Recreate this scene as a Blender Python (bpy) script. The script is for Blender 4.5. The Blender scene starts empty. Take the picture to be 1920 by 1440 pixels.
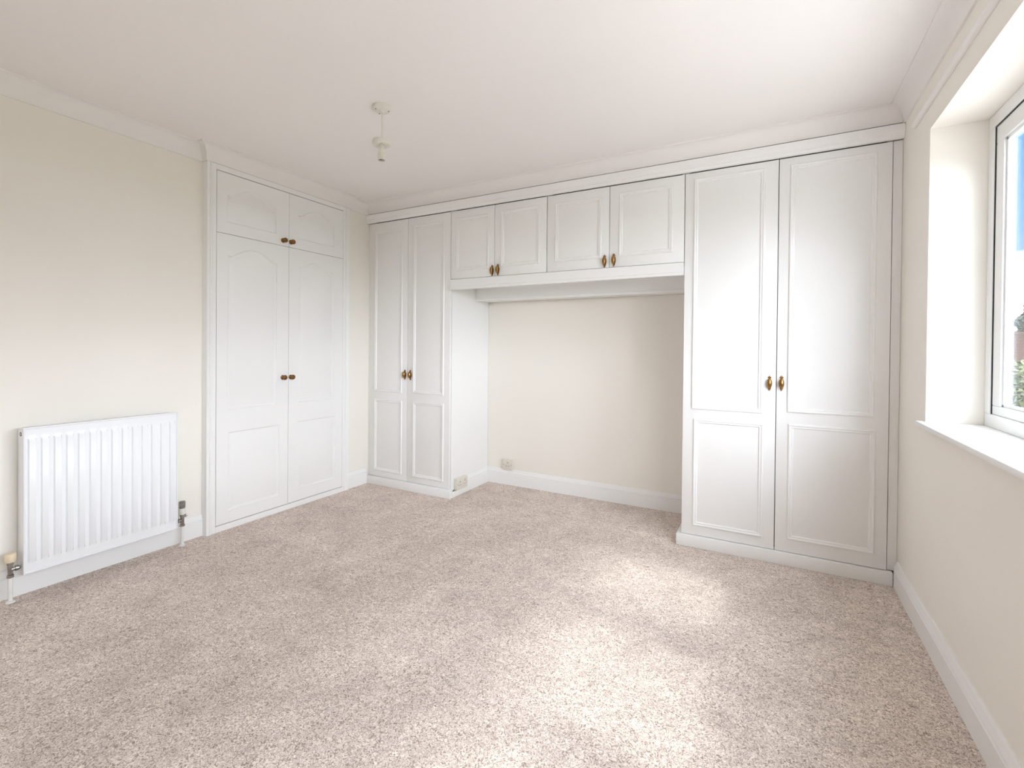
import bpy, bmesh, math, random
from mathutils import Vector, Matrix

scene = bpy.context.scene
C = bpy.context.collection
random.seed(7)

# ------------------------------------------------------------------ camera
CAM = Vector((3.0455, -2.9979, 1.175))
F_PX, PPY = 886.12, 660.43
yaw, pitch, roll = 0.4987, -0.0085, 0.0092
fw = Vector((-math.sin(yaw) * math.cos(pitch), math.cos(yaw) * math.cos(pitch), math.sin(pitch)))
rt = Vector((math.cos(yaw), math.sin(yaw), 0))
up = rt.cross(fw)
r2 = rt * math.cos(roll) + up * math.sin(roll)
u2 = -rt * math.sin(roll) + up * math.cos(roll)
cd = bpy.data.cameras.new('camera')
cam = bpy.data.objects.new('camera', cd)
C.objects.link(cam)
cam.matrix_world = Matrix(((r2.x, u2.x, -fw.x, CAM.x), (r2.y, u2.y, -fw.y, CAM.y),
                           (r2.z, u2.z, -fw.z, CAM.z), (0, 0, 0, 1)))
cd.sensor_width = 36
cd.lens = 36 * F_PX / 1920
cd.shift_y = (PPY - 720) / 1920
cd.clip_start = 0.02
cd.clip_end = 500
scene.camera = cam

# ------------------------------------------------------------------ sky, sun, exposure
SKY, SUN, EXPO = 6.6, 1.15, 0.52
w = bpy.data.worlds.new('sky')
scene.world = w
w.use_nodes = True
nt = w.node_tree
nt.nodes.clear()


def N(tree, kind, **kw):
    n = tree.nodes.new(kind)
    for k, v in kw.items():
        setattr(n, k, v)
    return n


tc = N(nt, 'ShaderNodeTexCoord')
sep = N(nt, 'ShaderNodeSeparateXYZ')
nt.links.new(tc.outputs['Generated'], sep.inputs[0])
ramp = N(nt, 'ShaderNodeValToRGB')
e = ramp.color_ramp.elements
e[0].position = 0.0
e[0].color = (0.62, 0.80, 1.0, 1)
e[1].position = 0.6
e[1].color = (0.13, 0.36, 0.85, 1)
m = e.new(0.22)
m.color = (0.22, 0.52, 1.0, 1)
nt.links.new(sep.outputs['Z'], ramp.inputs[0])
mp = N(nt, 'ShaderNodeMapping')
mp.inputs['Scale'].default_value = (1.0, 1.0, 2.2)
mp.inputs['Rotation'].default_value = (0, 0, -0.60)
mp.inputs['Location'].default_value = (0.35, 0.1, -0.30)
nt.links.new(tc.outputs['Generated'], mp.inputs[0])
nz = N(nt, 'ShaderNodeTexNoise')
nz.inputs['Scale'].default_value = 2.6
nz.inputs['Detail'].default_value = 3
nz.inputs['Roughness'].default_value = 0.55
nt.links.new(mp.outputs[0], nz.inputs['Vector'])
cr = N(nt, 'ShaderNodeValToRGB')
cr.color_ramp.elements[0].position = 0.42
cr.color_ramp.elements[1].position = 0.52
nt.links.new(nz.outputs['Fac'], cr.inputs[0])
mix = N(nt, 'ShaderNodeMixRGB')
mix.inputs[2].default_value = (1.87, 1.995, 2.22, 1)
sc_ = N(nt, 'ShaderNodeMixRGB', blend_type='MULTIPLY')
sc_.inputs[0].default_value = 1
sc_.inputs[2].default_value = (0.13, 0.13, 0.13, 1)
nt.links.new(cr.outputs[0], mix.inputs[0])
nt.links.new(ramp.outputs[0], sc_.inputs[1])
nt.links.new(sc_.outputs[0], mix.inputs[1])
bg = N(nt, 'ShaderNodeBackground')
bg.inputs['Strength'].default_value = SKY
nt.links.new(mix.outputs[0], bg.inputs[0])
wo = N(nt, 'ShaderNodeOutputWorld')
nt.links.new(bg.outputs[0], wo.inputs[0])

sd = bpy.data.lights.new('sun', 'SUN')
sd.energy = SUN
sd.angle = math.radians(6.0)
sd.color = (1.0, 0.965, 0.92)
sun = bpy.data.objects.new('sun', sd)
C.objects.link(sun)
sun.location = (12, -4, 14)
sun.rotation_euler = Vector((-1, 0.18, -1.22)).to_track_quat('-Z', 'Y').to_euler()


# light portal in the window opening: it gives off nothing, it only guides the sampling of the sky
pd = bpy.data.lights.new('window_portal', 'AREA')
pd.shape = 'RECTANGLE'
pd.size, pd.size_y = 1.11, 2.88
pd.cycles.is_portal = True
po = bpy.data.objects.new('window_portal', pd)
C.objects.link(po)
po.location = (3.795, -1.938, 1.4925)
po.rotation_euler = (0, math.radians(90), 0)

vs = scene.view_settings
vs.view_transform = 'Standard'
vs.look = 'None'
vs.gamma = 1.0
vs.exposure = EXPO
vs.use_curve_mapping = False
scene.cycles.max_bounces = 8
scene.cycles.diffuse_bounces = 7
scene.cycles.glossy_bounces = 3
scene.cycles.transparent_max_bounces = 8
scene.cycles.caustics_reflective = False
scene.cycles.caustics_refractive = False
scene.cycles.sample_clamp_indirect = 10
scene.cycles.use_light_tree = False
scene.cycles.use_adaptive_sampling = True
scene.cycles.adaptive_threshold = 0.05
scene.cycles.adaptive_min_samples = 16


# ------------------------------------------------------------------ materials
def mat(name, col, rough=0.5, metal=0.0, spec=0.5, bump=None, var=None, coat=0.0):
    """principled material; bump=(scale, strength, distance); var=(scale, amount) colour drift"""
    mm = bpy.data.materials.new(name)
    mm.use_nodes = True
    t = mm.node_tree
    b = t.nodes['Principled BSDF']
    b.inputs['Base Color'].default_value = (*col, 1)
    b.inputs['Roughness'].default_value = rough
    b.inputs['Metallic'].default_value = metal
    b.inputs['Specular IOR Level'].default_value = spec
    b.inputs['Coat Weight'].default_value = coat
    co = N(t, 'ShaderNodeTexCoord')
    if var:
        n = N(t, 'ShaderNodeTexNoise')
        n.inputs['Scale'].default_value = var[0]
        n.inputs['Detail'].default_value = 1
        t.links.new(co.outputs['Object'], n.inputs['Vector'])
        r = N(t, 'ShaderNodeValToRGB')
        a = var[1]
        r.color_ramp.elements[0].position = 0.3
        r.color_ramp.elements[1].position = 0.7
        r.color_ramp.elements[0].color = (*[c * (1 - a) for c in col], 1)
        r.color_ramp.elements[1].color = (*[min(1, c * (1 + a)) for c in col], 1)
        t.links.new(n.outputs['Fac'], r.inputs[0])
        t.links.new(r.outputs[0], b.inputs['Base Color'])
    if bump:
        n2 = N(t, 'ShaderNodeTexNoise')
        n2.inputs['Scale'].default_value = bump[0]
        n2.inputs['Detail'].default_value = 3
        t.links.new(co.outputs['Object'], n2.inputs['Vector'])
        bu = N(t, 'ShaderNodeBump')
        bu.inputs['Strength'].default_value = bump[1]
        bu.inputs['Distance'].default_value = bump[2]
        t.links.new(n2.outputs['Fac'], bu.inputs['Height'])
        t.links.new(bu.outputs[0], b.inputs['Normal'])
    return mm


M = {}
M['wall'] = mat('wall_emulsion', (0.885, 0.845, 0.78), 0.85, spec=0.25, var=(1.5, 0.008))
M['ceiling'] = mat('ceiling_emulsion', (0.905, 0.87, 0.85), 0.9, spec=0.2, var=(1.2, 0.008))
M['cornice'] = mat('cornice_emulsion', (0.88, 0.85, 0.83), 0.8, spec=0.25, var=(1.5, 0.006))
M['gloss'] = mat('white_gloss_paint', (0.89, 0.882, 0.872), 0.38, spec=0.45, var=(1.5, 0.006))
M['door'] = mat('white_satin_door', (0.885, 0.877, 0.867), 0.36, spec=0.45, var=(2.0, 0.006))
M['enamel'] = mat('radiator_enamel', (0.86, 0.865, 0.88), 0.3, spec=0.5, var=(1.5, 0.006))
M['inside'] = mat('gap_shade_interior', (0.20, 0.165, 0.13), 0.8, var=(6, 0.1))  # brown kept dark so the gaps and grooves in front read as shade
M['brass'] = mat('aged_brass', (0.36, 0.185, 0.055), 0.30, metal=0.92, bump=(300, 0.1, 0.0005), var=(60, 0.35))
M['bronze'] = mat('dark_antique_brass', (0.22, 0.105, 0.035), 0.35, metal=0.8, bump=(300, 0.1, 0.0005), var=(60, 0.3))
M['chrome'] = mat('dull_chrome', (0.42, 0.41, 0.40), 0.2, metal=1.0, var=(50, 0.25))
M['cream'] = mat('cream_plastic', (0.82, 0.70, 0.50), 0.45, var=(40, 0.05))
M['plastic'] = mat('old_white_plastic', (0.76, 0.74, 0.66), 0.45, var=(30, 0.03))
M['socket'] = mat('socket_plastic', (0.74, 0.70, 0.62), 0.4, var=(30, 0.02))
M['dark'] = mat('dark_slots', (0.05, 0.045, 0.04), 0.6, var=(30, 0.1))
M['pipe'] = mat('painted_pipe', (0.82, 0.81, 0.79), 0.4, var=(30, 0.03))
M['upvc'] = mat('white_upvc', (0.86, 0.865, 0.87), 0.3, spec=0.5, var=(1.5, 0.006))
M['gasket'] = mat('black_gasket', (0.03, 0.03, 0.03), 0.7, var=(20, 0.1))
M['render'] = mat('outside_render', (0.62, 0.58, 0.52), 0.9, bump=(60, 0.4, 0.004), var=(5, 0.08))
M['grass'] = mat('lawn', (0.035, 0.06, 0.014), 0.9, bump=(50, 0.6, 0.03), var=(3, 0.35))
M['bounce_paving'] = mat('pale_bounce_paving', (0.48, 0.455, 0.425), 0.9, bump=(30, 0.3, 0.004), var=(2, 0.08))  # pale ground tone, raised to bounce light onto ceiling and upper walls
M['leaf'] = mat('hedge_leaf', (0.038, 0.052, 0.006), 0.6, var=(4, 0.55))
M['dleaf'] = mat('conifer_leaf', (0.008, 0.017, 0.010), 0.7, var=(3, 0.4))
M['bark'] = mat('bark', (0.12, 0.08, 0.05), 0.9, bump=(20, 0.6, 0.02), var=(8, 0.3))
M['brick'] = mat('red_brick', (0.065, 0.022, 0.015), 0.85, bump=(40, 0.4, 0.004), var=(7, 0.35))
M['mortar'] = mat('mortar', (0.05, 0.043, 0.036), 0.95, bump=(50, 0.4, 0.004), var=(9, 0.1))
M['tile'] = mat('clay_tile', (0.05, 0.022, 0.015), 0.85, bump=(30, 0.4, 0.004), var=(4, 0.3))

# carpet: twisted pile, brushed patches
cm = bpy.data.materials.new('beige_twist_carpet')
cm.use_nodes = True
t = cm.node_tree
b = t.nodes['Principled BSDF']
b.inputs['Roughness'].default_value = 0.95
b.inputs['Specular IOR Level'].default_value = 0.1
co = N(t, 'ShaderNodeTexCoord')


def noise(scale, detail=2, rough=0.5, dist=0.0, vec=None):
    n = N(t, 'ShaderNodeTexNoise')
    n.inputs['Scale'].default_value = scale
    n.inputs['Detail'].default_value = detail
    n.inputs['Roughness'].default_value = rough
    n.inputs['Distortion'].default_value = dist
    t.links.new(vec or co.outputs['Object'], n.inputs['Vector'])
    return n.outputs['Fac']


def cramp(fac, stops):
    r = N(t, 'ShaderNodeValToRGB')
    els = r.color_ramp.elements
    els[0].position, els[0].color = stops[0][0], (*stops[0][1], 1)
    els[1].position, els[1].color = stops[-1][0], (*stops[-1][1], 1)
    for p_, c_ in stops[1:-1]:
        x = els.new(p_)
        x.color = (*c_, 1)
    t.links.new(fac, r.inputs[0])
    return r.outputs[0]


fine = noise(100, 1.5, 0.55, 2.0)
tuft = cramp(fine, [(0.34, (0.27, 0.215, 0.175)), (0.46, (0.50, 0.43, 0.385)), (0.56, (0.60, 0.53, 0.48)), (0.7, (0.74, 0.67, 0.61))])
patch = cramp(noise(2.3, 4, 0.6, 0.6), [(0.3, (1.22, 1.205, 1.20)), (0.7, (1.47, 1.455, 1.455))])
mulc = N(t, 'ShaderNodeMixRGB', blend_type='MULTIPLY')
mulc.inputs[0].default_value = 1.0
t.links.new(tuft, mulc.inputs[1])
t.links.new(patch, mulc.inputs[2])
patch2 = cramp(noise(8, 3, 0.6, 0.8), [(0.32, (0.91, 0.90, 0.90)), (0.68, (1.07, 1.07, 1.07))])
mulc2 = N(t, 'ShaderNodeMixRGB', blend_type='MULTIPLY')
mulc2.inputs[0].default_value = 1.0
t.links.new(mulc.outputs[0], mulc2.inputs[1])
t.links.new(patch2, mulc2.inputs[2])
t.links.new(mulc2.outputs[0], b.inputs['Base Color'])
bu = N(t, 'ShaderNodeBump')
bu.inputs['Strength'].default_value = 0.7
bu.inputs['Distance'].default_value = 0.006
t.links.new(fine, bu.inputs['Height'])
t.links.new(bu.outputs[0], b.inputs['Normal'])
M['carpet'] = cm

# window glass: clear pane with a faint mirror reflection
gm = bpy.data.materials.new('window_glass')
gm.use_nodes = True
t = gm.node_tree
t.nodes.clear()
tr = N(t, 'ShaderNodeBsdfTransparent')
tr.inputs[0].default_value = (0.97, 0.985, 0.98, 1)
gl = N(t, 'ShaderNodeBsdfGlossy')
gl.inputs['Roughness'].default_value = 0.02
lw = N(t, 'ShaderNodeLayerWeight')
lw.inputs[0].default_value = 0.5
pw_ = N(t, 'ShaderNodeMath', operation='POWER')
pw_.inputs[1].default_value = 4.0
t.links.new(lw.outputs['Facing'], pw_.inputs[0])
fr = N(t, 'ShaderNodeMath', operation='MULTIPLY_ADD')
fr.inputs[1].default_value = 0.55
fr.inputs[2].default_value = 0.03
t.links.new(pw_.outputs[0], fr.inputs[0])
mx = N(t, 'ShaderNodeMixShader')
ou = N(t, 'ShaderNodeOutputMaterial')
t.links.new(fr.outputs[0], mx.inputs[0])
t.links.new(tr.outputs[0], mx.inputs[1])
t.links.new(gl.outputs[0], mx.inputs[2])
t.links.new(mx.outputs[0], ou.inputs[0])
M['glass'] = gm


# ------------------------------------------------------------------ builders
def tag(o, label=None, cat=None, group=None, kind=None):
    if label: o['label'] = label
    if cat: o['category'] = cat
    if group: o['group'] = group
    if kind: o['kind'] = kind
    return o


def thing(name, loc, label, cat, group=None):
    o = bpy.data.objects.new(name, None)
    o.empty_display_size = 0.1
    C.objects.link(o)
    o.location = loc
    return tag(o, label, cat, group)


def wloc(o):
    v = Vector((0, 0, 0))
    while o:
        v += o.location
        o = o.parent
    return v


def finish(name, bm, material, parent=None, smooth=None, origin=None):
    """bmesh in world coordinates -> one object; origin = parent's origin or given point"""
    bmesh.ops.remove_doubles(bm, verts=bm.verts, dist=1e-6)
    bmesh.ops.recalc_face_normals(bm, faces=bm.faces)
    org = Vector(origin) if origin is not None else (wloc(parent) if parent else Vector((0, 0, 0)))
    bmesh.ops.translate(bm, verts=bm.verts, vec=-org)
    me = bpy.data.meshes.new(name)
    bm.to_mesh(me)
    bm.free()
    me.materials.append(M[material])
    o = bpy.data.objects.new(name, me)
    C.objects.link(o)
    if parent:
        o.parent = parent
        o.location = org - wloc(parent)
    else:
        o.location = org
    if smooth is not None:
        for p in me.polygons:
            p.use_smooth = True
        me.set_sharp_from_angle(angle=math.radians(smooth))
    return o


def box(bm, x0, x1, y0, y1, z0, z1, bev=0.0):
    b2 = bmesh.new()
    vs_ = [b2.verts.new((x, y, z)) for x in (x0, x1) for y in (y0, y1) for z in (z0, z1)]
    for f in ((0, 1, 3, 2), (4, 6, 7, 5), (0, 4, 5, 1), (2, 3, 7, 6), (0, 2, 6, 4), (1, 5, 7, 3)):
        b2.faces.new([vs_[i] for i in f])
    bmesh.ops.recalc_face_normals(b2, faces=b2.faces)
    if bev:
        bmesh.ops.bevel(b2, geom=b2.edges[:], offset=bev, segments=2, profile=0.5, affect='EDGES')
    tmp = bpy.data.meshes.new('tmp')
    b2.to_mesh(tmp)
    b2.free()
    bm.from_mesh(tmp)
    bpy.data.meshes.remove(tmp)
    return bm


def boxes(*bs, bev=0.0):
    bm = bmesh.new()
    for q in bs:
        box(bm, *q, bev=bev)
    return bm


def sweep(path, prof, frame, closed_prof=True, caps=True, bm=None):
    """prof points (a,b) placed at each path station by frame(i, a, b) -> world point"""
    bm = bm or bmesh.new()
    rings = [[bm.verts.new(frame(i, a, b_)) for a, b_ in prof] for i in range(len(path))]
    n = len(prof)
    for i in range(len(path) - 1):
        for k in range(n if closed_prof else n - 1):
            k2 = (k + 1) % n
            bm.faces.new((rings[i][k], rings[i][k2], rings[i + 1][k2], rings[i + 1][k]))
    if caps and closed_prof:
        bm.faces.new(rings[0][::-1])
        bm.faces.new(rings[-1])
    return bm


def extrude_profile(prof, p0, p1, out, m0=0.0, m1=0.0, bm=None):
    """prof (d,z): d outwards from the wall along unit 'out'; run p0->p1; m0/m1 shift the ends
    along the run by m*d (mitres)."""
    p0, p1, out = Vector(p0), Vector(p1), Vector(out)
    run = (p1 - p0).normalized()

    def fr_(i, d, z):
        p = p0 if i == 0 else p1
        m_ = m0 if i == 0 else m1
        return p + out * d + run * (m_ * d) + Vector((0, 0, z))
    return sweep([0, 1], prof, fr_, bm=bm)


def lathe(bm, prof, base, axis=Vector((0, 0, 1)), seg=24, sx=1.0, sy=1.0):
    """prof (r, h) revolved about axis through base"""
    axis = Vector(axis).normalized()
    a = axis.orthogonal().normalized()
    if abs(axis.z) < 0.9:
        a = axis.cross(Vector((0, 0, 1))).normalized()
    c = axis.cross(a)
    base = Vector(base)
    rings = []
    for r, h in prof:
        if r < 1e-6:
            rings.append([bm.verts.new(base + axis * h)])
        else:
            rings.append([bm.verts.new(base + axis * h + a * (r * sx * math.cos(2 * math.pi * k / seg)) + c * (r * sy * math.sin(2 * math.pi * k / seg))) for k in range(seg)])
    for q0, q1 in zip(rings, rings[1:]):
        for k in range(seg):
            k2 = (k + 1) % seg
            if len(q0) == 1 and len(q1) == 1:
                continue
            if len(q0) == 1:
                bm.faces.new((q0[0], q1[k], q1[k2]))
            elif len(q1) == 1:
                bm.faces.new((q0[k], q0[k2], q1[0]))
            else:
                bm.faces.new((q0[k], q0[k2], q1[k2], q1[k]))
    for q in (rings[0], rings[-1]):
        if len(q) > 1:
            bm.faces.new(q)
    return bm


def tube(bm, pts, r, seg=12):
    pts = [Vector(p) for p in pts]
    rings = []
    for i, p in enumerate(pts):
        d = (pts[min(i + 1, len(pts) - 1)] - pts[max(i - 1, 0)]).normalized()
        a = d.cross(Vector((0.31, 0.87, 0.38))).normalized()
        c = d.cross(a)
        rings.append([bm.verts.new(p + a * (r * math.cos(2 * math.pi * k / seg)) + c * (r * math.sin(2 * math.pi * k / seg))) for k in range(seg)])
    for q0, q1 in zip(rings, rings[1:]):
        for k in range(seg):
            bm.faces.new((q0[k], q0[(k + 1) % seg], q1[(k + 1) % seg], q1[k]))
    bm.faces.new(rings[0][::-1])
    bm.faces.new(rings[-1])
    return bm


def poly_offset(pts, d):
    """inward offset of a CCW 2-D polygon"""
    n = len(pts)
    res = []
    for i in range(n):
        p0, p1, p2 = Vector(pts[i - 1]), Vector(pts[i]), Vector(pts[(i + 1) % n])
        e0, e1 = (p1 - p0).normalized(), (p2 - p1).normalized()
        n0, n1 = Vector((-e0.y, e0.x)), Vector((-e1.y, e1.x))
        h = (n0 + n1)
        h = h / max(0.25, h.length_squared / 2) if h.length > 1e-6 else n0
        res.append(p1 + h * d)
    return res


def rect(a0, a1, z0, z1):
    return [(a0, z0), (a1, z0), (a1, z1), (a0, z1)]


def ring_loft(outline, prof, place, cap=False, bm=None):
    """loft a moulding: prof (inward offset d, height h) around a closed 2-D outline;
    place(a, z, h) -> world"""
    bm = bm or bmesh.new()
    loops = []
    for d, h in prof:
        loops.append([bm.verts.new(place(p[0], p[1], h)) for p in (poly_offset(outline, d) if d else [Vector(q) for q in outline])])
    n = len(outline)
    for l0, l1 in zip(loops, loops[1:]):
        for k in range(n):
            bm.faces.new((l0[k], l0[(k + 1) % n], l1[(k + 1) % n], l1[k]))
    if cap:
        bm.faces.new(loops[-1])
    return bm


# ------------------------------------------------------------------ dimensions (metres)
XL, XR = -0.035, 3.6206      # left wall (by the radiator), right wall
YB, YR = 0.569, -4.30        # alcove back wall, wall behind the camera
H = 2.40
WY0, WY1, WZ0, WZ1 = -0.444, -3.432, 0.885, 2.100   # window opening, its unseen rear end lengthened to let in more light
XS = -0.010                  # wall strip right of the cupboard
XC = 0.020                   # cupboard frame face
CY0, CY1 = -1.350, -0.235    # cupboard frame ends
WT = 0.235                    # right wall thickness

# ------------------------------------------------------------------ structure
def struct(name, bm, m_, parent=None, smooth=None, label=None):
    o = finish(name, bm, m_, parent, smooth)
    if not parent:
        o['kind'] = 'structure'
        if label: o['label'] = label
    return o


struct('floor', boxes((XL - 0.7, XR, YR, YB, -0.10, 0.0)), 'carpet', label='beige mottled twist-pile carpet covering the floor')
struct('ceiling', boxes((XL - 0.7, XR + WT, YR - 0.1, YB + 0.1, H, H + 0.1)), 'ceiling', label='plain off-white painted ceiling')
struct('wall_left', boxes((XL - 0.1, XL, YR, CY0 + 0.04, 0, H), (XL - 0.1, XS, CY1 - 0.04, YB, 0, H),
                          (XL - 0.1, XL, CY0 + 0.04, CY1 - 0.04, 2.285, H)), 'wall', label='cream painted wall behind the radiator')
struct('wall_back', boxes((XL - 0.1, XR + WT, YB, YB + 0.1, 0, H)), 'wall', label='cream painted wall at the back of the alcove')
struct('wall_right', boxes((XR, XR + WT, WY0, YB, 0, H), (XR, XR + WT, YR, WY1, 0, H),
                           (XR, XR + WT, WY1, WY0, 0, WZ0 - 0.022), (XR, XR + WT, WY1, WY0, WZ1, H)), 'wall',
       label='cream painted wall with the deep window reveal')
struct('wall_rear', boxes((XL - 0.1, XR + WT, YR - 0.1, YR, 0, H)), 'wall')

# cornices (coving)
CH = 0.095


def cove(proj=0.062, drop=CH):
    pts = [(0, 0), (proj, 0), (proj, -0.008), (proj - 0.007, -0.008)]
    x0_, z0_ = proj - 0.007, -0.008
    x1_, z1_ = 0.008, -(drop - 0.008)
    for i in range(1, 12):
        a = i / 12 * math.pi / 2
        pts.append((x1_ + (x0_ - x1_) * (1 - math.sin(a)), z0_ + (z1_ - z0_) * (1 - math.cos(a))))
    pts += [(x1_, z1_), (0.008, -drop), (0, -drop)]
    return pts


CV = cove()
struct('trim_1', extrude_profile(CV, (XL, YR, H), (XL, CY0, H), (1, 0, 0)), 'cornice', smooth=40, label='white coved cornice above the radiator wall')
bm = extrude_profile(CV, (XC - 0.002, CY0, H), (XC - 0.002, CY1, H), (1, 0, 0), -1, 1)
extrude_profile(CV, (XL, CY0, H), (XC - 0.002, CY0, H), (0, -1, 0), 0, 1, bm)
extrude_profile(CV, (XC - 0.002, CY1, H), (XS, CY1, H), (0, 1, 0), -1, -1, bm)
extrude_profile(CV, (XS, CY1, H), (XS, -0.004, H), (1, 0, 0), 1, -1, bm)
struct('trim_2', bm, 'cornice', smooth=40, label='white coved cornice stepping out above the built-in cupboard')
struct('trim_3', extrude_profile(cove(0.062, 0.088), (XS, -0.004, H), (XR, -0.004, H), (0, -1, 0), 1, -1), 'cornice', smooth=40, label='white coved cornice above the fitted wardrobes')
struct('trim_4', extrude_profile(CV, (XR, -0.004, H), (XR, YR, H), (-1, 0, 0), 1, 0), 'cornice', smooth=40, label='white coved cornice above the window wall')

# skirting boards
SK = [(0, 0), (0.018, 0), (0.018, 0.088), (0.0145, 0.090), (0.0145, 0.0945), (0.0175, 0.097), (0.0175, 0.101), (0.014, 0.108), (0.0105, 0.118),
      (0.009, 0.126), (0.006, 0.130), (0, 0.130)]
struct('baseboard_left', extrude_profile(SK, (XL, YR, 0), (XL, CY0 - 0.001, 0), (1, 0, 0)), 'gloss', smooth=35, label='white moulded skirting board below the radiator')
struct('baseboard_corner', extrude_profile(SK, (XS, CY1 + 0.001, 0), (XS, -0.019, 0), (1, 0, 0)), 'gloss', smooth=35, label='short white skirting between cupboard and wardrobe')
struct('baseboard_right', extrude_profile(SK, (XR, -0.021, 0), (XR, YR, 0), (-1, 0, 0)), 'gloss', smooth=35, label='white moulded skirting board below the window')
struct('baseboard_back', extrude_profile(SK, (0.868, YB, 0), (2.586, YB, 0), (0, -1, 0)), 'gloss', smooth=35, label='white moulded skirting along the alcove wall')
struct('baseboard_alcove', extrude_profile(SK, (0.866, YB - 0.019, 0), (0.866, 0.215, 0), (1, 0, 0)), 'gloss', smooth=35, label='white skirting on the side of the left wardrobe')
struct('baseboard_rear', extrude_profile(SK, (XL + 0.02, YR, 0), (XR - 0.02, YR, 0), (0, 1, 0)), 'gloss', smooth=35)

# window sill board
bm = bmesh.new()
prof = [(0.0, -0.022), (0.0, 0.0), (0.205, 0.0), (0.211, -0.004), (0.214, -0.011), (0.211, -0.018), (0.205, -0.022)]
# board inside the reveal plus nosing with horns
box(bm, XR - 0.030, XR - 0.001, WY1 - 0.03, WY0 + 0.028, WZ0 - 0.022, WZ0, bev=0.006)
box(bm, XR - 0.004, 3.812, WY1 + 0.001, WY0 - 0.001, WZ0 - 0.022, WZ0)
struct('trim_5', bm, 'gloss', smooth=40, label='white window sill board with rounded front edge')


def window_unit(name, y_lights, label, place, depth_out):
    """y_lights: list of (a0,a1) lights along the wall; place(a, d, z) -> world
    d: 0 at the room face of the frame, growing outwards."""
    a_min, a_max = y_lights[0][0], y_lights[-1][1]
    z0, z1 = depth_out[0], depth_out[1]
    FW, FD = 0.052, 0.050

    def pbox(bm, a0, a1, d0, d1, zz0, zz1, bev=0.003):
        p = [place(a, d, z) for a in (a0, a1) for d in (d0, d1) for z in (zz0, zz1)]
        xs, ys, zs = [q[0] for q in p], [q[1] for q in p], [q[2] for q in p]
        box(bm, min(xs), max(xs), min(ys), max(ys), min(zs), max(zs), bev=bev)
    root = bpy.data.objects.new(name, None)
    C.objects.link(root)
    root.location = place((a_min + a_max) / 2, 0, z0)
    root['kind'] = 'structure'
    root['label'] = label
    bm = bmesh.new()
    pbox(bm, a_min, a_max, 0, FD, z0, z0 + FW)
    pbox(bm, a_min, a_max, 0, FD, z1 - FW, z1)
    pbox(bm, a_min, a_min + FW, 0, FD, z0 + FW, z1 - FW)
    pbox(bm, a_max - FW, a_max, 0, FD, z0 + FW, z1 - FW)
    for (p0, p1), (q0, q1) in zip(y_lights, y_lights[1:]):
        pbox(bm, p1 - FW / 2, p1 + FW / 2, 0, FD, z0 + FW, z1 - FW)
    finish('window_frame', bm, 'upvc', root)
    for i, (p0, p1) in enumerate(y_lights):
        l0 = p0 + (FW if i == 0 else FW / 2) + 0.0028
        l1 = p1 - (FW if i == len(y_lights) - 1 else FW / 2) - 0.0028
        b0, b1 = z0 + FW, z1 - FW - 0.0028
        g = 0.0026
        bm = bmesh.new()
        pbox(bm, l0 - g, l1 + g, 0.003, 0.012, b1 - 0.0015, b1 + g, 0)
        pbox(bm, l0 - g, l0 + 0.0015, 0.003, 0.012, b0, b1 - 0.0015, 0)
        pbox(bm, l1 - 0.0015, l1 + g, 0.003, 0.012, b0, b1 - 0.0015, 0)
        finish('gasket', bm, 'gasket', root)
        SW, SB = 0.066, 0.034
        bm = bmesh.new()
        pbox(bm, l0, l1, 0.006, 0.036, b0, b0 + SB)
        pbox(bm, l0, l1, 0.006, 0.036, b1 - SW, b1)
        pbox(bm, l0, l0 + SW, 0.006, 0.036, b0 + SB, b1 - SW)
        pbox(bm, l1 - SW, l1, 0.006, 0.036, b0 + SB, b1 - SW)
        # glazing bead: sloped inner lip
        for (a0_, a1_, c0, c1) in ((l0 + SW, l1 - SW, b0 + SB, b0 + SB + 0.010), (l0 + SW, l1 - SW, b1 - SW - 0.012, b1 - SW),
                                   (l0 + SW, l0 + SW + 0.012, b0 + SB, b1 - SW), (l1 - SW - 0.012, l1 - SW, b0 + SB, b1 - SW)):
            pbox(bm, a0_, a1_, 0.014, 0.027, c0, c1, 0.002)
        sash = finish('sash', bm, 'upvc', root)
        bm = bmesh.new()
        pbox(bm, l0 + SW - 0.005, l1 - SW + 0.005, 0.028, 0.032, b0 + SB - 0.005, b1 - SW + 0.005, 0)
        finish('pane', bm, 'glass', sash)
    return root


LW = (WY0 - WY1) / 4
window_unit('window_1', [(WY0 - i * LW - LW, WY0 - i * LW) for i in (3, 2, 1, 0)],
            'white plastic casement window at the right edge of the room',
            lambda a, d, z: Vector((3.800 + d, a, z)), (WZ0, WZ1))

# ------------------------------------------------------------------ doors
MOULD = [(0, 0.0), (0.0005, 0.005), (0.004, 0.0085), (0.009, 0.009), (0.0115, 0.0065), (0.014, 0.0055), (0.018, 0.007),
         (0.021, 0.006), (0.024, 0.002), (0.0245, 0.0)]
ROUT = [(0, 0.0), (0.002, -0.004), (0.006, -0.0075), (0.012, -0.008), (0.020, -0.006), (0.034, -0.0022), (0.038, -0.001)]


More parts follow.
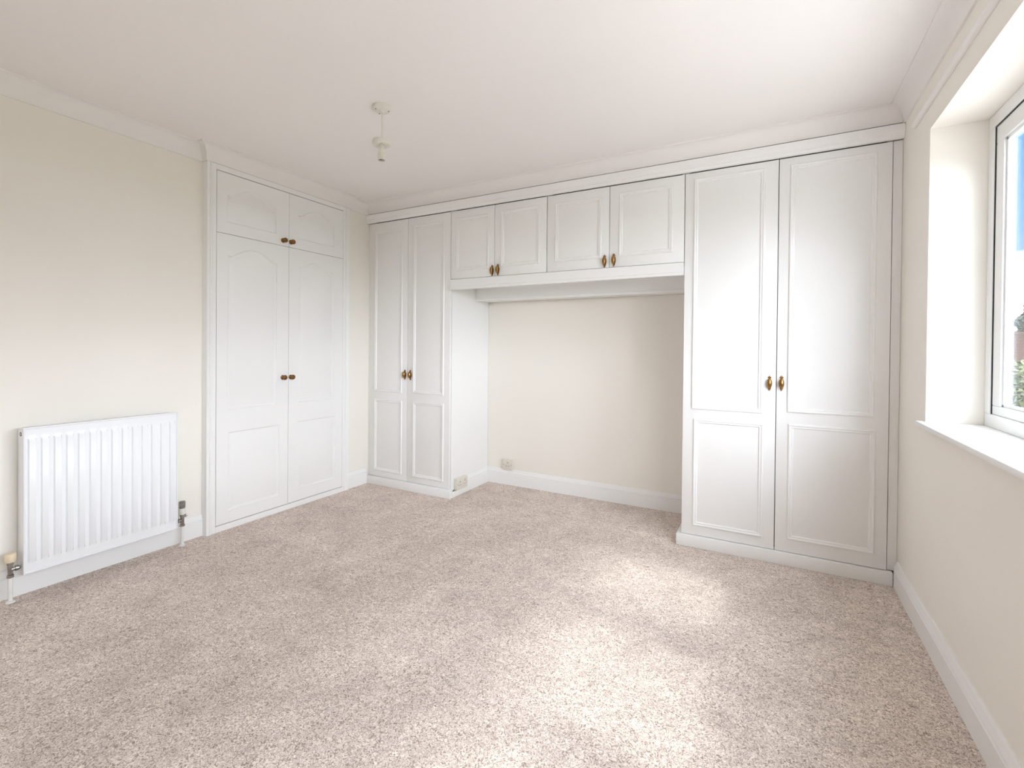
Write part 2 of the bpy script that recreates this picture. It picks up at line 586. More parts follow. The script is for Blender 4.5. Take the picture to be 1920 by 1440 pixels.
def handle_mesh():
    """oval fluted drop pull with finials, back at y=0, facing -y, centred at the origin"""
    bm = bmesh.new()
    # backplate silhouette: trefoil top, pointed foot, extruded
    half = [(0.0, 0.0435), (0.003, 0.041), (0.0045, 0.038), (0.0085, 0.034), (0.0105, 0.0315), (0.008, 0.029), (0.0045, 0.0275), (0.006, 0.025),
            (0.010, 0.018), (0.0125, 0.008), (0.013, -0.002), (0.0115, -0.014), (0.0085, -0.024), (0.0075, -0.029), (0.006, -0.034), (0.003, -0.0395), (0.0, -0.043)]
    out = half + [(-x, z) for x, z in half[-2:0:-1]]
    lo = [bm.verts.new((x, 0.0, z)) for x, z in out]
    hi = [bm.verts.new((x * 0.92, -0.003, z * 0.98)) for x, z in out]
    n = len(out)
    for k in range(n):
        bm.faces.new((lo[k], lo[(k + 1) % n], hi[(k + 1) % n], hi[k]))
    bm.faces.new(hi)
    bm.faces.new(lo[::-1])
    # barrel
    pr_ = [(0.0, -0.026), (0.005, -0.0255), (0.0085, -0.021), (0.0112, -0.012), (0.0122, 0.0), (0.0112, 0.012), (0.0085, 0.021), (0.005, 0.0255), (0.0, 0.027)]
    lathe(bm, pr_, (0, -0.014, 0), (0, 0, 1), seg=20)
    lathe(bm, [(0.005, -0.016), (0.004, -0.008), (0.006, 0.0)], (0, 0.0, 0.012), (0, 1, 0), seg=10)
    lathe(bm, [(0.005, -0.016), (0.004, -0.008), (0.006, 0.0)], (0, 0.0, -0.012), (0, 1, 0), seg=10)
    lathe(bm, [(0.0, -0.006), (0.0035, -0.004), (0.004, 0.0), (0.0035, 0.004), (0.0, 0.006)], (0, -0.006, 0.035), (0, 0, 1), seg=10)
    lathe(bm, [(0.0, -0.006), (0.003, -0.004), (0.0035, 0.0), (0.003, 0.004), (0.0, 0.006)], (0, -0.006, -0.034), (0, 0, 1), seg=10)
    bmesh.ops.recalc_face_normals(bm, faces=bm.faces)
    me = bpy.data.meshes.new('pull_handle')
    bm.to_mesh(me)
    bm.free()
    me.materials.append(M['brass'])
    for p in me.polygons:
        p.use_smooth = True
    me.set_sharp_from_angle(angle=math.radians(45))
    return me


def knob_mesh():
    """round knob on a rose, axis +x, back at x=0"""
    bm = bmesh.new()
    lathe(bm, [(0.0, 0), (0.0165, 0), (0.0165, 0.003), (0.013, 0.006), (0.008, 0.008), (0.0075, 0.014), (0.010, 0.017), (0.0155, 0.020), (0.0175, 0.025),
               (0.0165, 0.030), (0.012, 0.0335), (0.010, 0.0325), (0.006, 0.035), (0.0, 0.0355)], (0, 0, 0), (1, 0, 0), seg=28)
    bmesh.ops.recalc_face_normals(bm, faces=bm.faces)
    me = bpy.data.meshes.new('knob')
    bm.to_mesh(me)
    bm.free()
    me.materials.append(M['bronze'])
    for p in me.polygons:
        p.use_smooth = True
    me.set_sharp_from_angle(angle=math.radians(40))
    return me


HANDLE, KNOB = handle_mesh(), knob_mesh()


def put(me, name, parent, pos, label=None):
    o = bpy.data.objects.new(name, me)
    C.objects.link(o)
    o.parent = parent
    o.location = Vector(pos) - wloc(parent)
    if label: o['label'] = label
    return o


GAP = 0.0017


def wardrobe_door(root, x0, x1, z0, z1, panels, handle_xz):
    bm = bmesh.new()
    box(bm, x0 + GAP, x1 - GAP, 0.0, 0.018, z0, z1, bev=0.0018)
    d = finish('door', bm, 'door', root, smooth=40)
    for a0, a1, c0, c1 in panels:
        finish('moulding', ring_loft(rect(a0, a1, c0, c1), MOULD, lambda a, z, h: Vector((a, -h, z))), 'door', d, smooth=30)
    put(HANDLE, 'handle', d, (handle_xz[0], 0.0, handle_xz[1]), 'aged brass oval drop handle')
    return d


def carcass(root, x0, x1, z0, z1, y0=0.021, y1=YB - 0.003, t_=0.018):
    bm = boxes((x0, x0 + t_, y0, y1, z0, z1), (x1 - t_, x1, y0, y1, z0, z1), (x0 + t_, x1 - t_, y0, y1, z0, z0 + t_),
               (x0 + t_, x1 - t_, y0, y1, z1 - t_, z1), (x0 + t_, x1 - t_, y1 - 0.006, y1, z0 + t_, z1 - t_))
    return bm


ZT, ZB, ZU = 2.2295, 0.0705, 1.7055
DX = [0.0217, 0.4347, 0.8637, 1.2581, 1.6799, 2.1252, 2.5888, 3.0810, 3.5792]

# left tall wardrobe
root = thing('fitted_wardrobe', (0.44, 0.28, 0), 'narrow white two-door fitted wardrobe left of the alcove', 'wardrobe')
finish('carcass', carcass(root, 0.022, 0.866, 0.05, 2.28), 'door', root)
finish('gap_shade_backing', boxes((0.041, 0.847, 0.045, 0.05, 0.07, 2.26)), 'inside', root)  # dark sheet close behind the doors, stands in for shade in their gaps
finish('filler_strip', boxes((XS + 0.001, 0.0210, 0.010, 0.030, 0.071, 2.234)), 'door', root)
finish('plinth', boxes((XS + 0.001, 0.886, -0.018, 0.020, 0.0, 0.068), (0.867, 0.886, 0.0205, 0.214, 0.0, 0.043), bev=0.002), 'gloss', root, smooth=40)
wardrobe_door(root, DX[0], DX[1], ZB, ZT, [(0.072, 0.380, 0.795, 2.163), (0.074, 0.382, 0.122, 0.732)], (0.410, 0.948))
wardrobe_door(root, DX[1], DX[2], ZB, ZT, [(0.496, 0.806, 0.800, 2.167), (0.498, 0.808, 0.120, 0.732)], (0.468, 0.948))

# right tall wardrobe
root = thing('fitted_wardrobe', (3.08, 0.28, 0), 'wide white two-door fitted wardrobe beside the window wall', 'wardrobe')
finish('carcass', carcass(root, 2.589, 3.580, 0.05, 2.28), 'door', root)
finish('gap_shade_backing', boxes((2.609, 3.560, 0.045, 0.05, 0.07, 2.26)), 'inside', root)  # same dark sheet, painted shade behind the wide wardrobe's door gaps
finish('filler_strip', boxes((3.5815, XR - 0.001, 0.012, 0.032, 0.071, 2.234)), 'door', root)
finish('plinth', boxes((2.563, XR - 0.0195, -0.020, 0.020, 0.0, 0.068), (2.563, 2.588, 0.0205, YB - 0.02, 0.0, 0.068), bev=0.003), 'gloss', root, smooth=40)
wardrobe_door(root, DX[6], DX[7], ZB, ZT, [(2.640, 3.016, 0.822, 2.193), (2.652, 3.022, 0.127, 0.766)], (3.048, 0.993))
wardrobe_door(root, DX[7], DX[8], ZB, ZT, [(3.134, 3.518, 0.838, 2.190), (3.141, 3.526, 0.141, 0.775)], (3.106, 0.995))

# overhead cupboards
for k, (i, lab) in enumerate(((2, 'white overhead two-door cupboard over the alcove, next to the narrow wardrobe'),
                              (4, 'white overhead two-door cupboard over the alcove, next to the wide wardrobe'))):
    x0, xm, x1 = DX[i], DX[i + 1], DX[i + 2]
    x0 = max(x0, 0.8675)
    root = thing('overhead_cupboard', ((x0 + x1) / 2, 0.28, 1.70), lab, 'cupboard', 'overhead cupboards bridging the alcove')
    finish('carcass', carcass(root, x0 + 0.0005, min(x1, 2.5880) - 0.0005, 1.690, 2.28), 'door', root)
    finish('gap_shade_backing', boxes((x0 + 0.02, min(x1, 2.588) - 0.02, 0.045, 0.05, 1.71, 2.26)), 'inside', root)  # dark sheet again, shade colour showing between the overhead doors
    px = ([(0.915, 1.211), (1.314, 1.626)], [(1.742, 2.072), (2.187, 2.520)])[k]
    wardrobe_door(root, DX[i] + 0.001, xm, ZU, ZT, [(*px[0], 1.768, 2.172)], (xm - (0.018 if k == 0 else 0.031), 1.747))
    wardrobe_door(root, xm, x1 - 0.001, ZU, ZT, [(*px[1], 1.770, 2.178)], (xm + (0.030 if k == 0 else 0.030), 1.750))

# pelmet above all doors, valance under the overhead cupboards, bulkhead at the back of the alcove
PEL = [(-0.001, 0), (-0.001, 0.050), (0.019, 0.050), (0.019, 0.068), (0.027, 0.068), (0.029, 0.0665), (0.029, 0.030), (0.027, 0.027), (0.027, 0.024), (0.0245, 0.022), (0.0245, 0.012),
       (0.022, 0.009), (0.019, 0.0035), (0.014, 0.0)]
root = thing('wardrobe_pelmet', (1.8, 0, 2.235), 'long white moulded pelmet board running above all the wardrobe doors', 'pelmet')
finish('board', extrude_profile(PEL, (XS + 0.001, -0.001, 2.2345), (XR - 0.001, -0.001, 2.2345), (0, -1, 0)), 'gloss', root, smooth=30)
finish('shade_fascia', boxes((XS + 0.001, XR - 0.001, 0.024, 0.036, 2.2810, H - 0.001)), 'inside', root)  # dark colour stands in for the shadow line between pelmet and cove
finish('fixing_batten', boxes((XS + 0.001, XR - 0.001, 0.0005, 0.0180, 2.2400, 2.2800)), 'gloss', root)
VAL = [(-0.017, 0), (-0.017, 0.078), (0.010, 0.078), (0.0135, 0.074), (0.0135, 0.020), (0.0165, 0.017), (0.0165, 0.004), (0.0145, 0.0)]
tag(finish('valance', extrude_profile(VAL, (0.868, -0.0005, 1.6235), (2.587, -0.0005, 1.6235), (0, -1, 0)), 'gloss', smooth=30, origin=(1.7, 0, 1.62)),
    'white valance board along the bottom of the overhead cupboards', 'valance')
bm = boxes((0.868, 2.587, 0.360, 0.560, 1.575, 1.6885))
box(bm, 0.868, 2.587, 0.352, 0.3595, 1.5655, 1.585, bev=0.002)
tag(finish('boxed_bulkhead', bm, 'gloss', origin=(1.7, 0.46, 1.57)),
    'white boxed bulkhead under the overhead cupboards at the alcove back', 'bulkhead')

# ------------------------------------------------------------------ built-in cupboard on the left wall
root = thing('built_in_cupboard', (-0.1, -0.79, 0), 'white built-in cupboard with arched panel doors and round knobs', 'cupboard')
dy = [-1.292, -0.788, -0.298]
Z0, ZS, Z1 = 0.042, 1.884, 2.268
# frame: stiles with a stepped bead, head and bottom rail
STL = [(0, 0), (0, 0.055), (0.010, 0.055), (0.016, 0.053), (0.020, 0.050), (0.022, 0.055), (0.030, 0.055), (0.034, 0.048), (0.036, 0.050), (0.058, 0.050), (0.058, 0)]


def stile(y0, sgn, wdt, name):
    s = wdt / 0.058
    bm = sweep([0, 1], STL, lambda i, a, d: Vector((XL + d, y0 + sgn * a * s, 0.0 if i == 0 else 2.318)))
    return finish(name, bm, 'gloss', root, smooth=30)


stile(CY0, 1, dy[0] - CY0 - 0.0015, 'stile')
stile(CY1, -1, CY1 - dy[2] - 0.0015, 'stile')
finish('head_rail', boxes((XL, XC - 0.005, dy[0] - 0.001, dy[2] + 0.001, 2.2715, 2.318), bev=0.001), 'gloss', root)
finish('bottom_rail', boxes((XL, XC - 0.003, dy[0] - 0.001, dy[2] + 0.001, 0.0, 0.0385), bev=0.002), 'gloss', root)
finish('carcass', boxes((-0.60, -0.137, dy[0] - 0.02, dy[0] - 0.002, 0.0, 2.28), (-0.60, -0.137, dy[2] + 0.002, dy[2] + 0.02, 0.0, 2.28),
                        (-0.61, -0.60, dy[0], dy[2], 0.0, 2.28), (-0.60, -0.137, dy[0], dy[2], 2.27, 2.28)), 'inside', root)
finish('gap_shade_backing', boxes((-0.03, -0.025, dy[0] - 0.0005, dy[2] + 0.0005, 0.039, 2.271)), 'inside', root)  # dark sheet that paints the shade seen through the cupboard door gaps


def arch_outline(a0, a1, z0, zs, rise, n=26):
    pts = [(a0, z0), (a1, z0), (a1, zs)]
    for i in range(1, n):
        s = i / n
        a = a1 + (a0 - a1) * s
        q = (s - 0.07) / 0.86
        z = zs
        if 0 < q < 1:
            z = zs + rise * (math.sin(math.pi * q) ** 2) ** 0.56
        pts.append((a, z))
    pts.append((a0, zs))
    return pts


def cupboard_door(y0, y1, z0, z1, outlines, knob_yz):
    xf, xb = XC - 0.004, XC - 0.022
    y0, y1 = y0 + 0.0012, y1 - 0.0012
    z0, z1 = z0 + 0.0012, z1 - 0.0018
    bm = bmesh.new()
    o_f = [bm.verts.new((xf, a, z)) for a, z in rect(y0, y1, z0, z1)]
    o_b = [bm.verts.new((xb, a, z)) for a, z in rect(y0, y1, z0, z1)]
    ed = []
    for k in range(4):
        bm.faces.new((o_f[k], o_f[(k + 1) % 4], o_b[(k + 1) % 4], o_b[k]))
        ed.append(bm.edges.get((o_f[k], o_f[(k + 1) % 4])))
    bm.faces.new(o_b)
    for ol in outlines:
        vs_ = [bm.verts.new((xf, a, z)) for a, z in ol]
        for k in range(len(vs_)):
            ed.append(bm.edges.new((vs_[k], vs_[(k + 1) % len(vs_)])))
    bmesh.ops.triangle_fill(bm, use_beauty=True, edges=ed, normal=(1, 0, 0))
    # drop triangles that fell inside the panel openings
    d = finish('door', bm, 'door', root)
    for ol in outlines:
        finish('panel', ring_loft(ol, ROUT, lambda a, z, h: Vector((xf + h, a, z)), cap=True), 'door', d, smooth=25)
    put(KNOB, 'knob', d, (xf, *knob_yz), 'dark antique brass round knob')
    return d


cupboard_door(dy[0], dy[1], ZS, Z1, [arch_outline(-1.226, -0.886, 1.958, 2.130, 0.066)], (-0.834, 1.922))
cupboard_door(dy[1], dy[2], ZS, Z1, [arch_outline(-0.712, -0.386, 1.958, 2.130, 0.066)], (-0.772, 1.922))
cupboard_door(dy[0], dy[1], Z0, ZS, [arch_outline(-1.222, -0.880, 0.768, 1.748, 0.062), rect(-1.214, -0.858, 0.122, 0.620)], (-0.832, 0.953))
cupboard_door(dy[1], dy[2], Z0, ZS, [arch_outline(-0.702, -0.388, 0.762, 1.750, 0.058), rect(-0.708, -0.368, 0.130, 0.624)], (-0.769, 0.953))

# ------------------------------------------------------------------ radiator
RY0, RY1, RZA, RZB, RXF = -2.172, -1.535, 0.120, 0.789, 0.068
root = thing('radiator', (0.03, (RY0 + RY1) / 2, 0.12), 'white ribbed panel radiator on the left wall', 'radiator')
# front panel with pressed vertical channels, as a grid height field
NF, pitch_ = 14, 0.0447
ys = []
y_first = (RY0 + RY1) / 2 - pitch_ * (NF - 1) / 2
cols = [(RY0, 0)]
cols.append((RY0 + 0.004, 0))
for k in range(NF):
    c = y_first + k * pitch_
    cols += [(c - 0.0150, 0), (c - 0.0110, 1), (c + 0.0110, 1), (c + 0.0150, 0)]
cols += [(RY1 - 0.004, 0), (RY1, 0)]
rows = [(RZA, 0), (RZA + 0.030, 0), (RZA + 0.048, 0), (RZA + 0.062, 1), (RZB - 0.062, 1), (RZB - 0.050, 0), (RZB - 0.03, 0), (RZB, 0)]
bm = bmesh.new()
grid = []
for z, fz in rows:
    grid.append([bm.verts.new((RXF + 0.009 * fz * fy - 0.003, y, z)) for y, fy in cols])
for i in range(len(rows) - 1):
    for j in range(len(cols) - 1):
        bm.faces.new((grid[i][j], grid[i][j + 1], grid[i + 1][j + 1], grid[i + 1][j]))
ext = bmesh.ops.extrude_face_region(bm, geom=bm.faces[:])
bmesh.ops.translate(bm, verts=[v for v in ext['geom'] if isinstance(v, bmesh.types.BMVert)], vec=(-0.010, 0, 0))
panel = finish('front_panel', bm, 'enamel', root, smooth=40)
# rolled rim round the panel
finish('rim', ring_loft(rect(RY0 - 0.002, RY1 + 0.002, RZA - 0.002, RZB + 0.002), [(0, -0.014), (0, 0.001), (0.002, 0.003), (0.006, 0.003), (0.008, 0.0), (0.008, -0.004)],
                        lambda a, z, h: Vector((RXF + h, a, z))), 'enamel', root, smooth=40)
finish('back_panel', boxes((0.000, 0.010, RY0 + 0.004, RY1 - 0.004, RZA + 0.004, RZB - 0.010), bev=0.003), 'enamel', root, smooth=40)
for s, yy in ((-1, RY0), (1, RY1)):
    finish('side_panel', boxes((-0.004, RXF - 0.012, min(yy, yy - s * 0.004), max(yy, yy - s * 0.004), RZA + 0.006, RZB - 0.003), bev=0.0015), 'enamel', root, smooth=40)
bm = bmesh.new()
for k in range(26):
    yy = RY0 + 0.02 + k * (RY1 - RY0 - 0.04) / 25
    box(bm, 0.002, RXF - 0.013, yy - 0.007, yy + 0.007, RZB - 0.006, RZB - 0.003)
box(bm, 0.002, 0.008, RY0 + 0.004, RY1 - 0.004, RZB - 0.006, RZB - 0.003)
box(bm, RXF - 0.019, RXF - 0.013, RY0 + 0.004, RY1 - 0.004, RZB - 0.006, RZB - 0.003)
finish('top_grille', bm, 'enamel', root)['kind'] = 'stuff'
bm = bmesh.new()
for k in range(18):
    yy = RY0 + 0.03 + k * (RY1 - RY0 - 0.06) / 17
    box(bm, 0.011, RXF - 0.0135, yy - 0.001, yy + 0.001, RZA + 0.05, RZB - 0.05)
finish('convector_fins', bm, 'enamel', root)['kind'] = 'stuff'
for yy in (RY0 + 0.12, RY1 - 0.12):
    finish('wall_bracket', boxes((XL, -0.0005, yy - 0.02, yy + 0.02, RZA + 0.05, RZB - 0.05)), 'enamel', root)
bm = bmesh.new()
lathe(bm, [(0.0, -0.002), (0.010, -0.002), (0.010, 0.001), (0.006, 0.0015), (0.006, -0.001), (0, -0.001)], (0.030, RY0 + 0.0005, RZB - 0.030), (0, -1, 0), seg=16)
finish('bleed_valve', bm, 'dark', root, smooth=40)


def valve(y, label, toward, kind):
    vx = 0.034
    zc = 0.150
    r_ = thing('radiator_valve', (vx, y, 0.0), label, 'valve')
    bm = bmesh.new()
    lathe(bm, [(0, 0.004), (0.0085, 0.004), (0.0085, zc - 0.036), (0, zc - 0.036)], (vx, y, 0), (0, 0, 1), seg=14)
    lathe(bm, [(0.0, 0.001), (0.017, 0.001), (0.015, 0.006), (0.0088, 0.008), (0.0, 0.008)], (vx, y, 0), (0, 0, 1), seg=16)
    finish('pipe', bm, 'pipe', r_, smooth=40)
    bm = bmesh.new()
    lathe(bm, [(0, -0.036), (0.0135, -0.036), (0.0135, -0.024), (0.010, -0.022), (0.010, 0.022), (0.013, 0.024), (0.013, 0.034), (0.0, 0.034)], (vx, y, zc), (0, 0, 1), seg=6 if kind == 0 else 16)
    lathe(bm, [(0, 0), (0.009, 0), (0.009, 0.014), (0.0125, 0.015), (0.0125, 0.026), (0.008, 0.027), (0.008, abs(toward)), (0, abs(toward))], (vx, y, zc),
          (0, 1 if toward > 0 else -1, 0), seg=16)
    finish('valve_body', bm, 'chrome', r_, smooth=40)
    if kind == 0:
        bm = bmesh.new()
        lathe(bm, [(0, 0), (0.0165, 0), (0.019, 0.003), (0.0195, 0.034), (0.018, 0.038), (0, 0.039)], (vx, y, zc + 0.034), (0, 0, 1), seg=24)
        finish('cap', bm, 'cream', r_, smooth=40)['label'] = 'cream plastic cap'
    else:
        bm = bmesh.new()
        lathe(bm, [(0, 0), (0.0155, 0), (0.0165, 0.003), (0.0165, 0.033), (0.015, 0.036), (0, 0.036)], (vx, y, zc + 0.034), (0, 0, 1), seg=24)
        finish('white_collar', bm, 'plastic', r_, smooth=40)
        bm = bmesh.new()
        seg_n = 24
        lathe(bm, [(0, 0), (0.014, 0), (0.0155, 0.003), (0.0165, 0.035), (0.013, 0.041), (0, 0.042)], (vx, y, zc + 0.0705), (0, 0, 1), seg=12)
        finish('head', bm, 'chrome', r_, smooth=20)
        bm = bmesh.new()
        lathe(bm, [(0, 0), (0.006, 0), (0.008, 0.006), (0.007, 0.016), (0, 0.018)], (vx, y + 0.010, zc + 0.018), (0.3, 0.8, 0.5), seg=10)
        finish('drain_tap', bm, 'chrome', r_, smooth=30)


valve(-2.207, 'chrome radiator valve with a cream cap, left end of the radiator', RY0 - 0.003 + 2.207, 0)
valve(-1.492, 'chrome radiator valve with a white collar, right end of the radiator', RY1 + 0.003 + 1.492, 1)

# ------------------------------------------------------------------ sockets
def socket(name, label, place, wid, hgt, thick, gangs, origin):
    """place(a, h, z): a across, h proud of the wall"""
    r_ = thing(name, origin, label, 'socket')

    def pb(bm, a0, a1, h0, h1, z0, z1, bev=0.0):
        p = [place(a, h, z) for a in (a0, a1) for h in (h0, h1) for z in (z0, z1)]
        box(bm, min(q[0] for q in p), max(q[0] for q in p), min(q[1] for q in p), max(q[1] for q in p), min(q[2] for q in p), max(q[2] for q in p), bev=bev)
    bm = bmesh.new()
    pb(bm, -wid / 2, wid / 2, 0.0005, thick, -hgt / 2, hgt / 2, 0.003)
    finish('back_box', bm, 'socket', r_, smooth=40)
    bm = bmesh.new()
    pb(bm, -wid / 2 - 0.001, wid / 2 + 0.001, thick, thick + 0.008, -hgt / 2 - 0.001, hgt / 2 + 0.001, 0.003)
    plate = finish('face_plate', bm, 'socket', r_, smooth=40)
    for g in range(gangs):
        c = (g - (gangs - 1) / 2) * wid / 2.1
        bm = bmesh.new()
        top = thick + 0.008
        for sl in ((c - 0.002, c + 0.002, 0.010, 0.024), (c - 0.015, c - 0.008, -0.013, -0.0085), (c + 0.008, c + 0.015, -0.013, -0.0085)):
            bm = bmesh.new()
            pb(bm, sl[0], sl[1], top - 0.002, top + 0.0004, sl[2], sl[3])
            finish('pin_slot', bm, 'dark', plate)
        bm = bmesh.new()
        s = 1 if g else -1
        sx_ = c + s * 0.017 if gangs > 1 else c + 0.030
        pb(bm, sx_ - 0.005, sx_ + 0.005, top - 0.001, top + 0.004, 0.010, 0.029, 0.0015)
        finish('rocker_switch', bm, 'plastic', plate)
    for s in (-1, 1):
        bm = bmesh.new()
        pb(bm, s * (wid / 2 - 0.010) - 0.0025, s * (wid / 2 - 0.010) + 0.0025, thick + 0.006, thick + 0.0084, -0.0025, 0.0025)
        finish('screw', bm, 'dark', plate)
    return r_


socket('wall_socket', 'double socket on a raised box, on the side of the narrow wardrobe', lambda a, h, z: Vector((0.866 + h, 0.133 + a, 0.0935 + z)), 0.146, 0.090, 0.026, 2, (0.870, 0.133, 0.048))
socket('wall_socket', 'small socket sitting on the skirting of the alcove wall', lambda a, h, z: Vector((1.083 + a, YB - h, 0.1745 + z)), 0.098, 0.086, 0.020, 1, (1.083, YB - 0.004, 0.131))

# ------------------------------------------------------------------ pendant lamp holder
PX, PY = 1.296, -1.196
root = thing('ceiling_pendant', (PX, PY, H), 'white pendant lamp holder without bulb hanging from the ceiling', 'light fitting')
bm = bmesh.new()
lathe(bm, [(0, 0), (0.046, 0), (0.0465, -0.010), (0.044, -0.016), (0.038, -0.021), (0.014, -0.024), (0.010, -0.034), (0.004, -0.036), (0, -0.036)], (PX, PY, H - 0.0005), (0, 0, 1), seg=36)
rose = finish('ceiling_rose', bm, 'plastic', root, smooth=35)
for a in (0.6, 2.7, 4.4):
    bm = bmesh.new()
    lathe(bm, [(0, 0), (0.003, 0), (0.003, -0.003), (0, -0.003)], (PX + 0.034 * math.cos(a), PY + 0.034 * math.sin(a), H - 0.0205), (0, 0, 1), seg=8)
    finish('screw', bm, 'dark', rose)
bm = bmesh.new()
tube(bm, [(PX, PY, H - 0.034), (PX + 0.0006, PY, H - 0.09), (PX, PY, 2.222)], 0.0032, 10)
finish('flex', bm, 'plastic', root, smooth=40)
bm = bmesh.new()
lathe(bm, [(0.006, 0.0), (0.034, -0.001), (0.044, -0.005), (0.0465, -0.011), (0.0465, -0.021), (0.043, -0.028), (0.036, -0.030), (0.020, -0.027), (0.013, -0.024), (0.006, -0.020)], (PX, PY, 2.232), (0, 0, 1), seg=36)
finish('shade_ring', bm, 'plastic', root, smooth=35)
bm = bmesh.new()
lathe(bm, [(0.0, 0.012), (0.006, 0.012), (0.009, 0.0), (0.013, -0.006), (0.0155, -0.028), (0.0185, -0.040), (0.0185, -0.044), (0.0165, -0.0455), (0.0165, -0.048), (0.0195, -0.049), (0.0195, -0.056),
           (0.0185, -0.057), (0.0195, -0.058), (0.0195, -0.065), (0.0185, -0.066), (0.0195, -0.067), (0.0195, -0.078), (0.0165, -0.079), (0.0165, -0.066), (0.0, -0.064)], (PX, PY, 2.206), (0, 0, 1), seg=28)
lh = finish('lamp_holder', bm, 'plastic', root, smooth=30)
bm = bmesh.new()
lathe(bm, [(0, 0), (0.0158, 0), (0.0158, -0.004), (0, -0.004)], (PX, PY, 2.206 - 0.0645), (0, 0, 1), seg=20)
for s in (-1, 1):
    lathe(bm, [(0, 0), (0.003, 0), (0.003, -0.007), (0, -0.008)], (PX + s * 0.006, PY, 2.206 - 0.0683), (0, 0, 1), seg=8)
finish('contacts', bm, 'dark', lh)

# ------------------------------------------------------------------ rail above the window
bm = bmesh.new()
RB = [(0.0, -0.016), (0.0, 0.016)] + [(0.004 + 0.015 * math.sin(math.pi * i / 8), 0.016 * math.cos(math.pi * i / 8)) for i in range(9)]
extrude_profile(RB, (XR - 0.0003, -0.215, 2.212), (XR - 0.0003, -3.75, 2.212), (-1, 0, 0), 0.5, -0.5, bm)
tag(finish('curtain_batten', bm, 'cornice', smooth=40, origin=(XR, -1.6, 2.212)), 'white rounded batten rail along the wall above the window', 'rail')

# ------------------------------------------------------------------ outside
GZ = -0.35
tag(finish('lawn', boxes((-40, 60, -40, 60, GZ - 0.3, GZ - 0.06)), 'grass'), 'green lawn outside the window', 'lawn', kind='structure')
tag(finish('bounce_patio', boxes((XR + WT + 0.02, 9.5, -12, 3.4, GZ - 0.06, GZ), (-6, XR + WT + 0.02, -12, YR - 0.25, GZ - 0.06, GZ)), 'bounce_paving'), 'added unseen pale patio around the house', 'bounce_patio', kind='structure')  # out of view, added so the ground bounces pale light indoors


def foliage(n, sampler, size, rnd):
    verts, faces = [], []
    for _ in range(n):
        p, nrm = sampler(rnd)
        d = (nrm + Vector((rnd.uniform(-1, 1), rnd.uniform(-1, 1), rnd.uniform(-0.6, 1))) * 0.9).normalized()
        a = d.orthogonal().normalized()
        a.rotate(Matrix.Rotation(rnd.uniform(0, 6.28), 3, d))
        c = d.cross(a)
        s = size * rnd.uniform(0.6, 1.3)
        k = len(verts)
        verts += [p - a * s, p + c * s * 0.5 + d * s * 0.15, p + a * s, p - c * s * 0.5 + d * s * 0.15]
        faces.append((k, k + 1, k + 2, k + 3))
    return verts, faces


def mesh_part(name, verts, faces, m_, parent):
    org = wloc(parent)
    me = bpy.data.meshes.new(name)
    me.from_pydata([v - org for v in verts], [], faces)
    me.materials.append(M[m_])
    o = bpy.data.objects.new(name, me)
    C.objects.link(o)
    o.parent = parent
    return o


def bush(name, cx, cy, rx, ry, hh, label, cat, leafm, n, size, seed, group=None, cone=False, lobes=9):
    rnd = random.Random(seed)
    r_ = thing(name, (cx, cy, GZ), label, cat, group)
    lob = [(rnd.uniform(-0.6, 0.6) * rx, rnd.uniform(-0.5, 0.5) * ry, rnd.uniform(0.25, 0.8) * hh, rnd.uniform(0.35, 0.6)) for _ in range(lobes)]

    def smp(q):
        if cone:
            h = q.random() ** 1.3
            a = q.uniform(0, 6.283)
            rad = (1 - h) ** 0.8 * (0.85 + 0.15 * math.sin(h * 40)) * q.uniform(0.75, 1)
            return Vector((cx + rx * rad * math.cos(a), cy + ry * rad * math.sin(a), GZ + 0.25 + h * (hh - 0.25))), Vector((math.cos(a), math.sin(a), 0.3))
        lx, ly, lz, lr = q.choice(lob)
        v = Vector((q.gauss(0, 1), q.gauss(0, 1), q.gauss(0, 1))).normalized()
        s = q.uniform(0.8, 1.0)
        p = Vector((cx + lx + v.x * lr * rx * s, cy + ly + v.y * lr * ry * s, max(GZ + 0.05, min(GZ + hh, GZ + lz + v.z * lr * hh * 0.6 * s))))
        return p, v
    vv, ff = foliage(n, smp, size, rnd)
    o = mesh_part('foliage', vv, ff, leafm, r_)
    o['kind'] = 'stuff'
    bm = bmesh.new()
    lathe(bm, [(0, 0), (0.06 * (hh / 2) ** 0.5 + 0.02, 0), (0.03, hh * 0.6), (0, hh * 0.62)], (cx, cy, GZ), (0, 0, 1), seg=10)
    finish('stem', bm, 'bark', r_, smooth=40)
    return r_


rnd = random.Random(20)
hedge = thing('garden_hedge', (7.6, 4.4, GZ - 0.06), 'yellow-green leafy garden hedge outside the window', 'hedge')
lobs = [(4.7 + k * 0.29 + rnd.uniform(-0.1, 0.1), 4.4 + rnd.uniform(-0.25, 0.25), zr + rnd.uniform(-0.1, 0.1), rnd.uniform(0.28, 0.40)) for k in range(21) for zr in (0.25, 0.55, 0.85, 1.12)]


def hedge_sample(q):
    lx, ly, lz, lr = q.choice(lobs)
    v = Vector((q.gauss(0, 1), q.gauss(0, 1), q.gauss(0, 1))).normalized()
    s_ = lr * q.uniform(0.8, 1.0)
    return Vector((lx + v.x * s_, ly + v.y * s_, max(GZ, GZ + lz + v.z * s_ * 0.9))), v


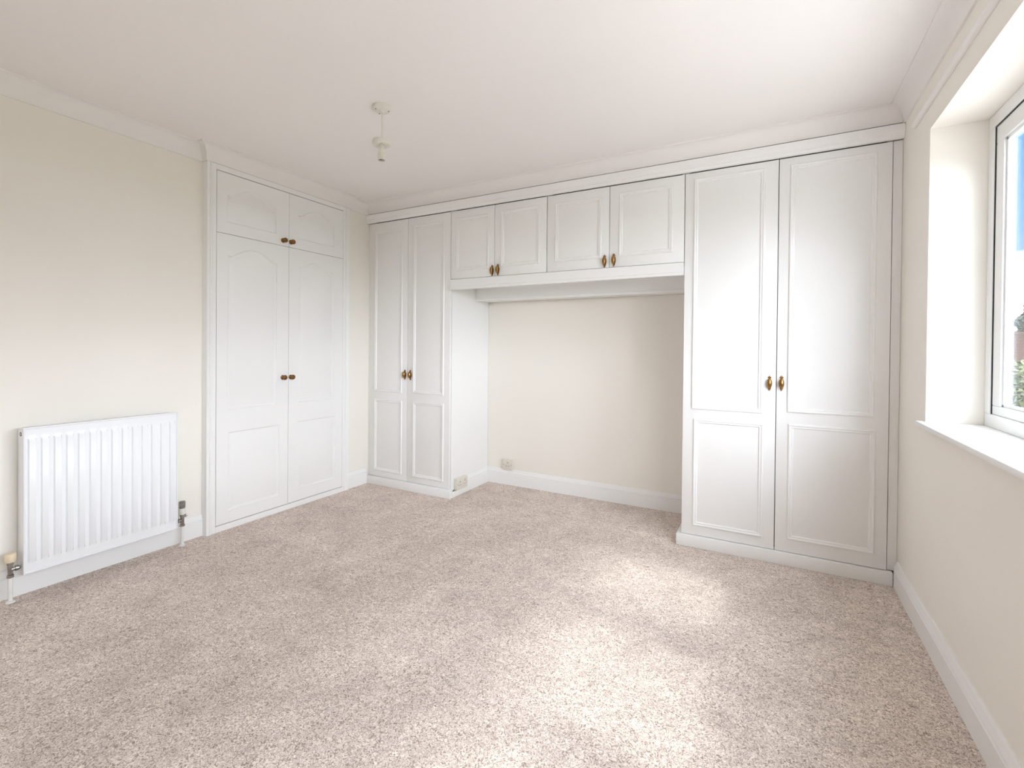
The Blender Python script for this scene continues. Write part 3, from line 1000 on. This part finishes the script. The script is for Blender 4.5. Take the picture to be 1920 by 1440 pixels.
vv, ff = foliage(70000, hedge_sample, 0.034, rnd)
mesh_part('foliage', vv, ff, 'leaf', hedge)['kind'] = 'stuff'
for k in range(5):
    bm = bmesh.new()
    lathe(bm, [(0, -0.06), (0.05, -0.06), (0.03, 0.7), (0, 0.72)], (5.0 + k * 1.3, 4.4, GZ), (0, 0, 1), seg=8)
    finish('stem', bm, 'bark', hedge, smooth=40)
bush('conifer_tree', 9.45, 15.0, 1.15, 1.15, 3.5, 'dark green conifer standing behind the brick garden wall', 'tree', 'dleaf', 7000, 0.10, 51, cone=True)
bush('conifer_tree', 13.2, 17.0, 1.6, 1.6, 4.3, 'taller dark conifer farther along the brick garden wall', 'tree', 'dleaf', 7000, 0.12, 52, cone=True)

# brick garden wall beyond the hedge
gw = thing('garden_wall', (9.0, 12.6, GZ), 'red brick garden wall beyond the hedge outside the window', 'wall')
bx0, bx1, by = 5.5, 13.5, 12.6
finish('mortar_core', boxes((bx0 + 0.01, bx1 - 0.01, by + 0.01, by + 0.205, GZ, GZ + 1.95)), 'mortar', gw)
bm = boxes((-0.105, 0.105, 0.0, 0.215, 0.0, 0.065), bev=0.004)
brick_me = bpy.data.meshes.new('brick')
bm.to_mesh(brick_me)
bm.free()
brick_me.materials.append(M['brick'])
cell, crs = 0.225, 0.075
spots = []
for row in range(26):
    z = GZ + row * crs + 0.005
    for cidx in range(int((bx1 - bx0) / cell)):
        spots.append((bx0 + 0.11 + cidx * cell + (cell / 2 if row % 2 else 0), z))
vis = sorted(spots, key=lambda s: (abs((s[0] - 8.35)) * 0.35 + abs(s[1] - 1.4)))[:300]
vset = set(vis)
for x, z in vis:
    o = bpy.data.objects.new('brick', brick_me)
    C.objects.link(o)
    o.parent = gw
    o.location = Vector((x, by, z)) - gw.location
bm = bmesh.new()
for s in spots:
    if s not in vset:
        box(bm, s[0] - 0.105, s[0] + 0.105, by, by + 0.215, s[1], s[1] + 0.065)
ob = finish('brickwork', bm, 'brick', gw)
ob['kind'] = 'stuff'
finish('coping', boxes((bx0 - 0.02, bx1 + 0.02, by - 0.02, by + 0.235, GZ + 1.952, GZ + 2.02), bev=0.006), 'tile', gw)
